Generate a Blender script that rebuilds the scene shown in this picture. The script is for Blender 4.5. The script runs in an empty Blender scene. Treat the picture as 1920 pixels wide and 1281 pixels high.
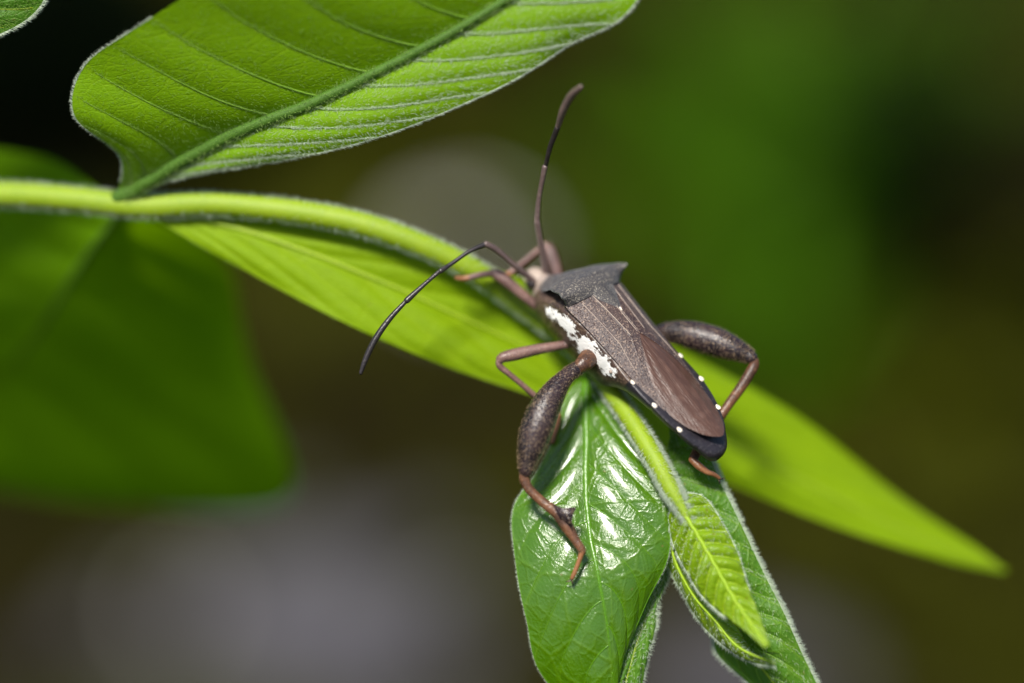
import bpy, math, random
import numpy as np
random.seed(7)
rng = np.random.default_rng(11)
scene = bpy.context.scene
col = scene.collection

# ------------------------------------------------------------------ camera
# one unit is one centimetre; a 100 mm macro frame ten centimetres wide
scene.unit_settings.system = 'METRIC'
scene.unit_settings.scale_length = 0.01
PITCH = math.radians(25.0)
DF = 27.78
FOCUS = np.array([0.0, 0.0, 90.0])
RX = np.array([1.0, 0, 0])
FW = np.array([0, math.cos(PITCH), -math.sin(PITCH)])
UP = np.array([0, math.sin(PITCH), math.cos(PITCH)])
CAM = FOCUS - FW * DF
cd = bpy.data.cameras.new('camera')
cam = bpy.data.objects.new('camera', cd)
col.objects.link(cam)
cam.location = CAM
cam.rotation_euler = (math.pi / 2 - PITCH, 0, 0)
cd.sensor_width = 36.0
cd.lens = 100.0
cd.clip_start = 0.5
cd.clip_end = 20000.0
cd.dof.use_dof = True
cd.dof.focus_distance = DF
cd.dof.aperture_fstop = 0.1 / 2.2
scene.camera = cam

# ------------------------------------------------------------------ sky, sun, exposure
SUN = np.array([-0.20, 0.58, 0.79])
SUN = SUN[0] * RX + SUN[1] * UP - SUN[2] * FW
SUN /= np.linalg.norm(SUN)
world = bpy.data.worlds.new('World')
scene.world = world
world.use_nodes = True
wn = world.node_tree.nodes
wl = world.node_tree.links
wn.clear()
sky = wn.new('ShaderNodeTexSky')
sky.sky_type = 'NISHITA'
sky.sun_disc = False
sky.sun_elevation = math.asin(SUN[2])
sky.sun_rotation = math.atan2(SUN[0], SUN[1])
bg = wn.new('ShaderNodeBackground')
bg.inputs['Strength'].default_value = 0.065
wo = wn.new('ShaderNodeOutputWorld')
wl.new(sky.outputs[0], bg.inputs[0])
wl.new(bg.outputs[0], wo.inputs[0])
sd = bpy.data.lights.new('sun', 'SUN')
sd.energy = 4.2
sd.angle = math.radians(12.0)   # thin cloud: soft-edged shadows
sd.color = (1.0, 0.95, 0.87)
so = bpy.data.objects.new('sun', sd)
col.objects.link(so)
from mathutils import Vector
so.rotation_euler = Vector(tuple(SUN)).to_track_quat('Z', 'Y').to_euler()
so.location = (0, 0, 400)
scene.view_settings.view_transform = 'Standard'
scene.view_settings.look = 'None'
scene.view_settings.gamma = 1.0
scene.view_settings.exposure = 0.78
scene.cycles.use_denoising = True
scene.cycles.max_bounces = 8
scene.cycles.transmission_bounces = 6
scene.cycles.sample_clamp_indirect = 4.0


# ------------------------------------------------------------------ helpers
def P(px, py, dz=0.0):
    """a point of the place: where the ray of a photo pixel stands dz cm behind the focal plane"""
    s = 10.0 / 1920.0 * (DF + dz) / DF
    return CAM + FW * (DF + dz) + RX * ((px - 960.0) * s) + UP * ((640.5 - py) * s)


def ground_at(px, py, z=0.0):
    d = FW * DF + RX * ((px - 960.0) * 10 / 1920.0) + UP * ((640.5 - py) * 10 / 1920.0)
    t = (z - CAM[2]) / d[2]
    return CAM + d * t


def nrm(v):
    v = np.asarray(v, float)
    return v / (np.linalg.norm(v, axis=-1, keepdims=True) + 1e-12)


def spline(cps, ts):
    """Catmull-Rom through the rows of cps, ts in 0..1"""
    c = np.asarray(cps, float)
    n = len(c)
    c = np.vstack([2 * c[0] - c[1], c, 2 * c[-1] - c[-2]])
    x = np.clip(np.asarray(ts, float), 0, 1) * (n - 1)
    i = np.minimum(x.astype(int), n - 2)
    f = (x - i)[:, None]
    p0, p1, p2, p3 = c[i], c[i + 1], c[i + 2], c[i + 3]
    return 0.5 * (2 * p1 + (p2 - p0) * f + (2 * p0 - 5 * p1 + 4 * p2 - p3) * f ** 2 + (3 * p1 - p0 - 3 * p2 + p3) * f ** 3)


def mesh_obj(name, verts, faces, mat, parent=None, smooth=True, attrs=None, kind=None):
    me = bpy.data.meshes.new(name)
    V = np.asarray(verts, np.float32)
    F = np.asarray(faces, np.int32) if not isinstance(faces, list) else None
    if F is not None:
        k = F.shape[1]
        me.vertices.add(len(V))
        me.vertices.foreach_set('co', V.ravel())
        me.loops.add(F.size)
        me.loops.foreach_set('vertex_index', F.ravel())
        me.polygons.add(len(F))
        me.polygons.foreach_set('loop_start', np.arange(0, F.size, k, dtype=np.int32))
        me.update(calc_edges=True)
    else:
        me.from_pydata([tuple(v) for v in V.tolist()], [], faces)
    if smooth:
        me.polygons.foreach_set('use_smooth', np.ones(len(me.polygons), bool))
    for an, av in (attrs or {}).items():
        av = np.asarray(av, np.float32)
        if av.ndim == 1:
            a = me.attributes.new(an, 'FLOAT', 'POINT')
            a.data.foreach_set('value', av)
        else:
            a = me.attributes.new(an, 'FLOAT_VECTOR', 'POINT')
            a.data.foreach_set('vector', av.ravel())
    me.materials.append(mat)
    me.validate()
    o = bpy.data.objects.new(name, me)
    col.objects.link(o)
    if parent is not None:
        o.parent = parent
        o.matrix_parent_inverse = parent_matrix(parent).inverted()
    if kind:
        o['kind'] = kind
    return o


def parent_matrix(p):
    m = p.matrix_basis.copy()
    while p.parent is not None:
        m = p.parent.matrix_basis @ p.matrix_parent_inverse @ m
        p = p.parent
    return m


def empty(name, loc, label, cat, group=None):
    o = bpy.data.objects.new(name, None)
    o.empty_display_size = 0.2
    col.objects.link(o)
    o.location = tuple(loc)
    o['label'] = label
    o['category'] = cat
    if group:
        o['group'] = group
    return o


def grid_faces(nu, nv, wrap=False):
    i = np.arange(nu - 1)[:, None]
    jn = nv if wrap else nv - 1
    j = np.arange(jn)[None, :]
    a = i * nv + j
    b = i * nv + (j + 1) % nv
    c = (i + 1) * nv + (j + 1) % nv
    d = (i + 1) * nv + j
    return np.stack([a, b, c, d], -1).reshape(-1, 4)


def tube_geo(pts, rad, ns=14, flat=1.0, flat_dir=None, cap=True):
    """tapered tube along pts; rounded ends; flat < 1 squeezes it along flat_dir"""
    pts = np.asarray(pts, float)
    rad = np.asarray(rad, float)
    if cap:
        t0 = nrm(pts[0] - pts[1])
        t1 = nrm(pts[-1] - pts[-2])
        k = np.array([1.0, 0.86, 0.5])
        h = np.array([0.02, 0.5, 0.87])
        pre = [pts[0] + t0 * rad[0] * h[2], pts[0] + t0 * rad[0] * h[1]]
        post = [pts[-1] + t1 * rad[-1] * h[1], pts[-1] + t1 * rad[-1] * h[2]]
        e0 = pts[0] + t0 * rad[0]
        e1 = pts[-1] + t1 * rad[-1]
        pts = np.vstack([[e0], pre, pts, post, [e1]])
        rad = np.concatenate([[rad[0] * 0.03, rad[0] * 0.5, rad[0] * 0.86], rad, [rad[-1] * 0.86, rad[-1] * 0.5, rad[-1] * 0.03]])
    n = len(pts)
    tan = np.gradient(pts, axis=0)
    tan = nrm(tan)
    ref = np.array(flat_dir if flat_dir is not None else -FW, float)
    V = []
    for i in range(n):
        t = tan[i]
        a = ref - t * ref.dot(t)
        if np.linalg.norm(a) < 1e-3:
            a = UP - t * UP.dot(t)
        a = nrm(a)
        b = np.cross(t, a)
        th = np.arange(ns) * 2 * math.pi / ns
        V.append(pts[i] + rad[i] * (np.cos(th)[:, None] * a * flat + np.sin(th)[:, None] * b))
    return np.vstack(V), grid_faces(n, ns, True)


def pix_path(cps, n):
    """rows (px, py, dz, width_px) -> smooth world points and radii"""
    c = np.asarray(cps, float)
    s = spline(c, np.linspace(0, 1, n))
    pts = np.array([P(*r[:3]) for r in s])
    rad = np.maximum(s[:, 3], 1.0) * 0.5 * 10 / 1920.0
    return pts, rad


def wobble(V, amp, scale, seed=0):
    """gentle organic unevenness by summed sines"""
    r = np.random.default_rng(seed)
    out = np.zeros_like(V)
    for k in range(5):
        d = nrm(r.normal(size=3)) * scale * (1 + 0.7 * k)
        out += np.sin(V @ d + r.uniform(0, 6.28))[:, None] * nrm(r.normal(size=3)) * amp / (1 + 0.6 * k)
    return V + out


def hairs(name, roots, dirs, lens, mat, parent, rad=0.0021, bend=0.35, seed=1):
    """fine tapered three-sided hairs, each bent a little"""
    r = np.random.default_rng(seed)
    n = len(roots)
    roots = np.asarray(roots, float)
    dirs = nrm(dirs)
    lens = np.asarray(lens, float)[:, None]
    bd = r.normal(size=(n, 3))
    side = nrm(np.cross(dirs, r.normal(size=(n, 3))))
    side2 = np.cross(dirs, side)
    mid = roots + dirs * lens * 0.5 + bd * lens * 0.05
    tip = roots + dirs * lens + side * lens * bend * r.uniform(-0.6, 1.0, (n, 1))
    V = np.empty((n, 7, 3))
    for k in range(3):
        a = 2 * math.pi * k / 3
        off = (math.cos(a) * side + math.sin(a) * side2)
        V[:, k] = roots - dirs * 0.004 + off * rad
        V[:, 3 + k] = mid + off * rad * 0.75
    V[:, 6] = tip
    T = []
    for k in range(3):
        k2 = (k + 1) % 3
        T += [(k, k2, 3 + k2), (k, 3 + k2, 3 + k), (3 + k, 3 + k2, 6)]
    T = np.array(T)[None] + (np.arange(n) * 7)[:, None, None]
    return mesh_obj(name, V.reshape(-1, 3), T.reshape(-1, 3), mat, parent, smooth=True, kind='stuff')


# ------------------------------------------------------------------ materials
class NT:
    def __init__(s, name):
        s.m = bpy.data.materials.new(name)
        s.m.use_nodes = True
        s.t = s.m.node_tree
        s.t.nodes.clear()
        s.out = s.t.nodes.new('ShaderNodeOutputMaterial')

    def n(s, typ, ins=None, **kw):
        x = s.t.nodes.new(typ)
        for k, v in kw.items():
            setattr(x, k, v)
        for k, v in (ins or {}).items():
            s.set(x.inputs[k], v)
        return x

    def set(s, sock, v):
        if isinstance(v, bpy.types.NodeSocket):
            s.t.links.new(v, sock)
        elif isinstance(v, (tuple, list)) and len(v) == 3 and sock.type == 'RGBA':
            sock.default_value = (*v, 1)
        else:
            sock.default_value = v

    def math(s, op, a, b=0.0, c=0.0, clamp=False):
        x = s.n('ShaderNodeMath', {0: a, 1: b, 2: c}, operation=op, use_clamp=clamp)
        return x.outputs[0]

    def ss(s, x, lo, hi, t0=0.0, t1=1.0):
        return s.n('ShaderNodeMapRange', {0: x, 1: lo, 2: hi, 3: t0, 4: t1}, interpolation_type='SMOOTHSTEP').outputs[0]

    def mix(s, f, a, b, typ='MIX'):
        x = s.n('ShaderNodeMix', data_type='RGBA', blend_type=typ)
        s.set(x.inputs[0], f)
        s.set(x.inputs[6], a)
        s.set(x.inputs[7], b)
        return x.outputs[2]

    def attr(s, name):
        return s.n('ShaderNodeAttribute', attribute_name=name)

    def noise(s, vec, scale, detail=3.0, rough=0.55):
        x = s.n('ShaderNodeTexNoise', {'Scale': scale, 'Detail': detail, 'Roughness': rough})
        if vec is not None:
            s.set(x.inputs['Vector'], vec)
        return x.outputs[0]

    def obj(s):
        return s.n('ShaderNodeTexCoord').outputs['Object']


def leaf_material(name, base, vein, trans, tfac=0.4, rough=0.4, spec=0.5, nv=9, k=0.35, vw=0.03, tert=22.0, bump=0.25,
                  sheen=0.0, vein_mix=0.8, patch=0.25, coat=0.0):
    N = NT(name)
    u = N.attr('lu').outputs['Fac']
    v = N.attr('lv').outputs['Fac']
    lc = N.attr('lc').outputs['Vector']
    av = N.math('ABSOLUTE', v)
    sgn = N.math('SIGN', v)
    bow = N.math('POWER', av, 1.35)
    ph = N.math('SUBTRACT', u, N.math('MULTIPLY', bow, k))
    ph = N.math('MULTIPLY', ph, float(nv))
    ph = N.math('ADD', ph, N.math('MULTIPLY', sgn, 0.22))
    wv = N.math('MULTIPLY', N.math('SUBTRACT', N.noise(lc, 2.2, 2.0), 0.5), 0.22)
    ph = N.math('ADD', ph, wv)
    fr = N.math('FRACT', N.math('ADD', ph, 0.5))
    d = N.math('ABSOLUTE', N.math('SUBTRACT', fr, 0.5))
    vm = N.ss(d, 0.0, vw * nv * 0.5, 1.0, 0.0)
    mid = N.ss(av, 0.0, 0.05, 1.0, 0.0)
    vm = N.math('MAXIMUM', vm, mid)
    vor = N.n('ShaderNodeTexVoronoi', {'Scale': tert * 0.33, 'Vector': lc}, feature='DISTANCE_TO_EDGE')
    vor2 = N.n('ShaderNodeTexVoronoi', {'Scale': tert, 'Vector': lc}, feature='DISTANCE_TO_EDGE')
    t1 = N.ss(vor.outputs[0], 0.0, 0.06, 1.0, 0.0)
    t2 = N.ss(vor2.outputs[0], 0.0, 0.12, 1.0, 0.0)
    c = N.mix(N.math('MULTIPLY', N.noise(lc, 1.7, 4.0), patch * 2), base, tuple(x * 0.55 for x in base))
    c = N.mix(N.math('MULTIPLY', N.noise(lc, 9.0, 3.0), patch), c, tuple(min(1, x * 1.7) for x in base))
    c = N.mix(N.math('MULTIPLY', t2, 0.13), c, vein)
    c = N.mix(N.math('MULTIPLY', t1, 0.28), c, vein)
    c = N.mix(N.math('MULTIPLY', vm, vein_mix), c, vein)
    vs = N.n('ShaderNodeTexVoronoi', {'Scale': 4.5, 'Vector': lc, 'Randomness': 1.0})
    pick = N.math('GREATER_THAN', N.n('ShaderNodeSeparateColor', {0: vs.outputs['Color']}).outputs[0], 0.72)
    spot = N.math('MULTIPLY', N.ss(N.math('ADD', vs.outputs[0], N.math('MULTIPLY', N.noise(lc, 40.0), 0.12)), 0.09, 0.15, 0.8, 0.0), pick)
    c = N.mix(spot, c, (0.16, 0.13, 0.02))
    hgt = N.math('ADD', N.math('MULTIPLY', t1, -0.5), N.math('MULTIPLY', t2, -0.35))
    hgt = N.math('ADD', hgt, N.math('MULTIPLY', N.noise(lc, 34.0, 3.0), 0.8))
    bp = N.n('ShaderNodeBump', {'Height': hgt, 'Strength': bump, 'Distance': 0.03})
    rg = N.math('ADD', N.math('MULTIPLY', N.noise(lc, 12.0, 3.0), 0.25), rough - 0.12)
    pr = N.n('ShaderNodeBsdfPrincipled', {'Base Color': c, 'Roughness': rg, 'Specular IOR Level': spec, 'Normal': bp.outputs[0],
                                          'Sheen Weight': sheen, 'Sheen Roughness': 0.4, 'Coat Weight': coat, 'Coat Roughness': 0.14})
    pr.inputs['Sheen Tint'].default_value = (0.8, 1.0, 0.75, 1)
    tc = N.mix(N.math('MULTIPLY', vm, 0.55), trans, tuple(x * 0.45 for x in trans))
    tc = N.mix(N.math('MULTIPLY', N.noise(lc, 2.3, 3.0), patch), tc, tuple(x * 0.6 for x in trans))
    tr = N.n('ShaderNodeBsdfTranslucent', {'Color': tc})
    mx = N.n('ShaderNodeMixShader', {0: tfac, 1: pr.outputs[0], 2: tr.outputs[0]})
    N.t.links.new(mx.outputs[0], N.out.inputs[0])
    return N.m


def plain_leafy(name, base, trans, tfac=0.35, rough=0.45, var=0.35, scale=6.0):
    N = NT(name)
    oc = N.obj()
    nz = N.noise(oc, scale, 3.0)
    c = N.mix(N.math('MULTIPLY', nz, var * 2), base, tuple(x * 0.45 for x in base))
    bp = N.n('ShaderNodeBump', {'Height': N.noise(oc, scale * 6, 3.0), 'Strength': 0.2, 'Distance': 0.02})
    pr = N.n('ShaderNodeBsdfPrincipled', {'Base Color': c, 'Roughness': rough, 'Specular IOR Level': 0.12, 'Normal': bp.outputs[0]})
    tr = N.n('ShaderNodeBsdfTranslucent', {'Color': trans})
    mx = N.n('ShaderNodeMixShader', {0: tfac, 1: pr.outputs[0], 2: tr.outputs[0]})
    N.t.links.new(mx.outputs[0], N.out.inputs[0])
    return N.m


def stem_material(name, base, dark, rough=0.6):
    N = NT(name)
    oc = N.obj()
    c = N.mix(N.noise(oc, 5.0, 4.0), base, dark)
    c = N.mix(N.math('MULTIPLY', N.ss(N.noise(oc, 60.0, 2.0), 0.62, 0.75), 0.3), c, tuple(min(1, x * 1.8) for x in base))
    bp = N.n('ShaderNodeBump', {'Height': N.noise(oc, 45.0, 3.0), 'Strength': 0.25, 'Distance': 0.02})
    pr = N.n('ShaderNodeBsdfPrincipled', {'Base Color': c, 'Roughness': rough, 'Normal': bp.outputs[0],
                                          'Subsurface Weight': 0.35, 'Subsurface Scale': 0.08})
    pr.inputs['Subsurface Radius'].default_value = (0.8, 1.0, 0.2)
    N.t.links.new(pr.outputs[0], N.out.inputs[0])
    return N.m


def hair_material(name, colr):
    N = NT(name)
    pr = N.n('ShaderNodeBsdfPrincipled', {'Base Color': colr, 'Roughness': 0.4, 'Specular IOR Level': 0.6})
    tr = N.n('ShaderNodeBsdfTranslucent', {'Color': colr})
    mx = N.n('ShaderNodeMixShader', {0: 0.5, 1: pr.outputs[0], 2: tr.outputs[0]})
    N.t.links.new(mx.outputs[0], N.out.inputs[0])
    return N.m


def shell_material(name, base, speck, dark, sc=55.0, amt=0.5, rough=0.42, bump=0.35, blotch=0.6, spec=0.5, coord=None, sheen=0.0,
                   sheen_tint=(0.7, 0.75, 0.9), stretch=None):
    """insect cuticle: dark ground, finely punctured, dusted with pale scales"""
    N = NT(name)
    oc = N.attr(coord).outputs['Vector'] if coord else N.obj()
    if stretch:
        oc = N.n('ShaderNodeMapping', {'Vector': oc, 'Scale': stretch}).outputs[0]
    big = N.noise(oc, 5.0, 4.0)
    c = N.mix(N.ss(big, 0.38, 0.62, 0.0, blotch), base, dark)
    f = N.noise(oc, sc, 2.0, 0.7)
    m = N.ss(f, 0.52, 0.66, 0.0, amt)
    m = N.math('MULTIPLY', m, N.ss(N.noise(oc, 11.0, 3.0), 0.3, 0.6, 0.45, 1.0))
    c = N.mix(m, c, speck)
    vo = N.n('ShaderNodeTexVoronoi', {'Scale': sc * 0.8, 'Vector': oc})
    pit = N.ss(vo.outputs[0], 0.05, 0.35, -0.6, 0.0)
    c = N.mix(N.ss(vo.outputs[0], 0.12, 0.3, 0.55, 0.0), c, tuple(x * 0.4 for x in dark))
    h = N.math('ADD', pit, N.math('MULTIPLY', f, 0.7))
    bp = N.n('ShaderNodeBump', {'Height': h, 'Strength': bump, 'Distance': 0.02})
    pr = N.n('ShaderNodeBsdfPrincipled', {'Base Color': c, 'Roughness': rough, 'Specular IOR Level': spec, 'Normal': bp.outputs[0],
                                          'Sheen Weight': sheen, 'Sheen Roughness': 0.35})
    pr.inputs['Sheen Tint'].default_value = (*sheen_tint, 1)
    N.t.links.new(pr.outputs[0], N.out.inputs[0])
    return N, pr, c


def done(t):
    return t[0].m


# ------------------------------------------------------------------ setting: ground
def ground_material():
    N = NT('soil')
    oc = N.obj()
    a = N.noise(oc, 0.03, 5.0)
    b = N.noise(oc, 0.4, 5.0)
    c = N.mix(N.ss(a, 0.42, 0.62), (0.011, 0.009, 0.003), (0.030, 0.035, 0.0006))
    c = N.mix(N.math('MULTIPLY', b, 0.6), c, (0.010, 0.008, 0.004))
    bp = N.n('ShaderNodeBump', {'Height': b, 'Strength': 0.6, 'Distance': 1.0})
    pr = N.n('ShaderNodeBsdfPrincipled', {'Base Color': c, 'Roughness': 1.0, 'Specular IOR Level': 0.0, 'Normal': bp.outputs[0]})
    N.t.links.new(pr.outputs[0], N.out.inputs[0])
    return N.m


n = 121
gx = np.linspace(-1, 1, n)
gx = np.sign(gx) * (np.abs(gx) ** 3 * 5800 + np.abs(gx) * 200)
GX, GY = np.meshgrid(gx, gx + 200, indexing='ij')
GZ = 0.9 * np.sin(GX * 0.061 + 1.0) * np.sin(GY * 0.047) + 0.6 * np.sin(GX * 0.13 + GY * 0.11) - 0.8
g = mesh_obj('ground', np.stack([GX, GY, GZ], -1).reshape(-1, 3), grid_faces(n, n), ground_material(), kind='structure')


# ------------------------------------------------------------------ the shoot
HAIR = hair_material('leaf_hair', (0.78, 0.86, 0.72))
HAIR2 = hair_material('fine_hair', (0.40, 0.58, 0.16))
M_STEM = stem_material('green_stem', (0.24, 0.33, 0.002), (0.16, 0.26, 0.002))
shoot = empty('leafy_shoot', P(0, 365, 1.4), 'hairy green plant shoot with broad leaves on which the brown insect sits', 'plant')


def sample_surf(S, fu, fv):
    """bilinear lookup in a grid S[nu, nv, 3] at fractions 0..1"""
    nu, nv = S.shape[:2]
    x = np.clip(fu, 0, 1) * (nu - 1)
    y = np.clip(fv, 0, 1) * (nv - 1)
    i = np.minimum(x.astype(int), nu - 2)
    j = np.minimum(y.astype(int), nv - 2)
    a = (x - i)[:, None]
    b = (y - j)[:, None]
    return (S[i, j] * (1 - a) * (1 - b) + S[i + 1, j] * a * (1 - b) + S[i, j + 1] * (1 - a) * b + S[i + 1, j + 1] * a * b)


class Leaf:
    def __init__(s, mid, left, right, mat, label=None, nu=150, nvh=40, bl=0.0, br=0.0, nveins=9, k=0.35, furrow=0.0,
                 ripple=0.0, seed=0, midrib=(0.03, 0.008), mid_mat=None, rib_up=0.3, veins=False, vein_mat=None, vein_r=0.008, u0=0.06, u1=0.93,
                 parent=None, margin=0.0, margin_mat=None):
        parent = parent or shoot
        tu = np.linspace(0, 1, nu)
        W = lambda c: np.array([P(*r) for r in spline(c, tu)])
        M, L, R = W(mid), W(left), W(right)
        nv = 2 * nvh + 1
        vv = np.linspace(-1, 1, nv)
        S = np.empty((nu, nv, 3))
        for j, v in enumerate(vv):
            E = L if v < 0 else R
            b = bl if v < 0 else br
            a = abs(v)
            up = np.cross(nrm(np.gradient(M, axis=0)), nrm(R - L))
            up = np.where((up @ -FW)[:, None] < 0, -up, up)
            up = nrm(up)
            wid = np.linalg.norm(E - M, axis=1)[:, None]
            S[:, j] = M * (1 - a) + E * a + up * wid * b * (4 * a * (1 - a)) * (0.75 + 0.25 * (1 - a))
        du = np.gradient(S, axis=0)
        dv = np.gradient(S, axis=1)
        Nn = nrm(np.cross(du, dv))
        if np.mean((Nn.reshape(-1, 3) @ -FW)) < 0:
            Nn = -Nn
        U = np.repeat(tu[:, None], nv, 1)
        V = np.repeat(vv[None, :], nu, 0)
        A = np.abs(V)
        sg = np.sign(V)
        ph = (U - k * A ** 1.35) * nveins + 0.22 * sg
        pillow = np.abs(np.sin(np.pi * ph)) ** 0.7
        fade = np.clip(A * 6, 0, 1) * np.clip((1 - A) * 5, 0, 1) * np.clip(U * 8, 0, 1) * np.clip((1 - U) * 6, 0, 1)
        d = furrow * (pillow - 0.5) * fade
        r = np.random.default_rng(seed)
        lc0 = np.stack([U, V], -1)
        for q in range(4):
            f = r.uniform(4, 13, 2)
            d = d + ripple * np.sin(f[0] * U * 2 + f[1] * V * 0.6 + r.uniform(0, 6)) * (0.25 + A) * np.clip(U * 6, 0, 1) / (1 + q)
        S = S + Nn * d[..., None]
        du = np.gradient(S, axis=0)
        dv = np.gradient(S, axis=1)
        N2 = nrm(np.cross(du, dv))
        if np.mean((N2.reshape(-1, 3) @ -FW)) < 0:
            N2 = -N2
        s.S, s.N, s.nu, s.nv, s.nveins, s.k = S, N2, nu, nv, nveins, k
        lenu = np.linalg.norm(np.diff(M, axis=0), axis=1).sum()
        wd = np.maximum(np.linalg.norm(L - M, axis=1).max(), np.linalg.norm(R - M, axis=1).max())
        lc = np.stack([U * lenu, V * wd, np.zeros_like(U)], -1)
        s.o = mesh_obj('leaf', S.reshape(-1, 3), grid_faces(nu, nv), mat, parent,
                       attrs={'lu': U.ravel(), 'lv': V.ravel(), 'lc': lc.reshape(-1, 3)})
        if label:
            s.o['label'] = label
        if midrib:
            q = np.linspace(0, 0.985, 70)
            c = sample_surf(S, q, np.full(70, 0.5)) + sample_surf(N2, q, np.full(70, 0.5)) * (midrib[0] * rib_up)
            rr = midrib[0] + (midrib[1] - midrib[0]) * q ** 0.7
            VV, FF = tube_geo(c, rr, 12)
            s.rib = (c, rr)
            mesh_obj('midrib', VV, FF, mid_mat or M_STEM, s.o)
        if veins:
            for sgn in (-1, 1):
                for kk in range(-2, nveins + 3):
                    a = np.linspace(0.02, 0.94, 26)
                    uu = (kk - 0.22 * sgn) / nveins + k * a ** 1.35
                    ok = (uu > u0) & (uu < u1)
                    if ok.sum() < 8:
                        continue
                    a, uu = a[ok], uu[ok]
                    fv = (sgn * a + 1) / 2
                    c = sample_surf(S, uu, fv) + sample_surf(N2, uu, fv) * vein_r * 0.15
                    rr = np.linspace(vein_r, vein_r * 0.35, len(a)) * (1 if a[0] < 0.1 else 0.7)
                    VV, FF = tube_geo(c, rr, 7)
                    mesh_obj('vein', VV, FF, vein_mat or M_STEM, s.o)
        if margin:
            for e in (0, nv - 1):
                VV, FF = tube_geo(S[:, e], np.full(nu, margin), 6)
                mesh_obj('margin', VV, FF, margin_mat or mat, s.o)

    def edge_hair(s, side, n, ln, mat=None, u=(0, 1), seed=3, spread=0.6, rad=0.0021):
        r = np.random.default_rng(seed)
        fu = r.uniform(u[0], u[1], n)
        j = 0.0 if side < 0 else 1.0
        e = sample_surf(s.S, fu, np.full(n, j))
        i = sample_surf(s.S, fu, np.full(n, 0.06 if side < 0 else 0.94))
        t = nrm(sample_surf(s.S, np.clip(fu + 0.01, 0, 1), np.full(n, j)) - sample_surf(s.S, np.clip(fu - 0.01, 0, 1), np.full(n, j)))
        d = nrm(e - i) + sample_surf(s.N, fu, np.full(n, j)) * r.normal(0.3, spread, (n, 1)) + t * 0.55 + r.normal(0, 0.25, (n, 3))
        hairs('edge_hair', e, d, ln * r.uniform(0.5, 1.25, n), mat or HAIR, s.o, rad=rad, seed=seed)

    def face_hair(s, n, ln, mat=None, u=(0, 1), v=(-1, 1), seed=5, tilt=0.8, on_vein=0.0, rad=0.0018):
        r = np.random.default_rng(seed)
        fu = r.uniform(u[0], u[1], n)
        v_ = r.uniform(v[0], v[1], n)
        if on_vein > 0:
            m = r.random(n) < on_vein
            sg = np.sign(v_)
            kk = np.round((fu - s.k * np.abs(v_) ** 1.35) * s.nveins + 0.22 * sg)
            fu = np.where(m, (kk - 0.22 * sg) / s.nveins + s.k * np.abs(v_) ** 1.35 + r.normal(0, 0.003, n), fu)
        fv = (v_ + 1) / 2
        p = sample_surf(s.S, fu, fv)
        N_ = sample_surf(s.N, fu, fv)
        t = nrm(sample_surf(s.S, np.clip(fu + 0.01, 0, 1), fv) - sample_surf(s.S, np.clip(fu - 0.01, 0, 1), fv))
        d = N_ + t * tilt + r.normal(0, 0.35, (n, 3))
        hairs('surface_hair', p, d, ln * r.uniform(0.5, 1.2, n), mat or HAIR, s.o, rad=rad, seed=seed)


# stem: comes in from the left, passes under the insect and ends in the bud of young leaves
stem_cps = [(-420, 372, 1.7, 50), (-180, 368, 1.5, 50), (0, 365, 1.25, 50), (140, 374, 1.05, 48), (270, 386, 0.9, 50), (420, 384, 0.78, 46), (600, 404, 0.68, 46), (740, 440, 0.68, 46), (870, 497, 0.8, 45),
            (965, 562, 1.0, 44), (1045, 622, 0.98, 42), (1105, 680, 0.78, 38), (1170, 768, 0.32, 36), (1226, 858, -0.03, 35), (1256, 914, -0.12, 33), (1276, 948, -0.17, 22), (1296, 985, -0.21, 11)]
spts, srad = pix_path(stem_cps, 220)
VV, FF = tube_geo(wobble(spts, 0.004, 3.0, 2), srad, 24)
stem = mesh_obj('stem', VV, FF, M_STEM, shoot)


def stem_hair(n, a, b, ln, seed, mat=HAIR):
    r = np.random.default_rng(seed)
    f = r.uniform(a, b, n) * (len(spts) - 1)
    i = np.minimum(f.astype(int), len(spts) - 2)
    w = (f - i)[:, None]
    c = spts[i] * (1 - w) + spts[i + 1] * w
    rr = srad[i]
    t = nrm(spts[i + 1] - spts[i])
    x = nrm(np.cross(t, -FW + 0 * t))
    y = np.cross(x, t)
    th = r.normal(0, 0.5, n) + np.where(r.random(n) < 0.5, 0, math.pi)
    d = np.cos(th)[:, None] * x + np.sin(th)[:, None] * y
    hairs('stem_hair', c + d * rr[:, None], d + t * 0.45 + r.normal(0, 0.25, (n, 3)), ln * r.uniform(0.5, 1.2, n), mat, stem, rad=0.0015, seed=seed)


stem_hair(4500, 0.10, 0.68, 0.05, 21)
stem_hair(4600, 0.68, 0.995, 0.062, 22)

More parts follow.
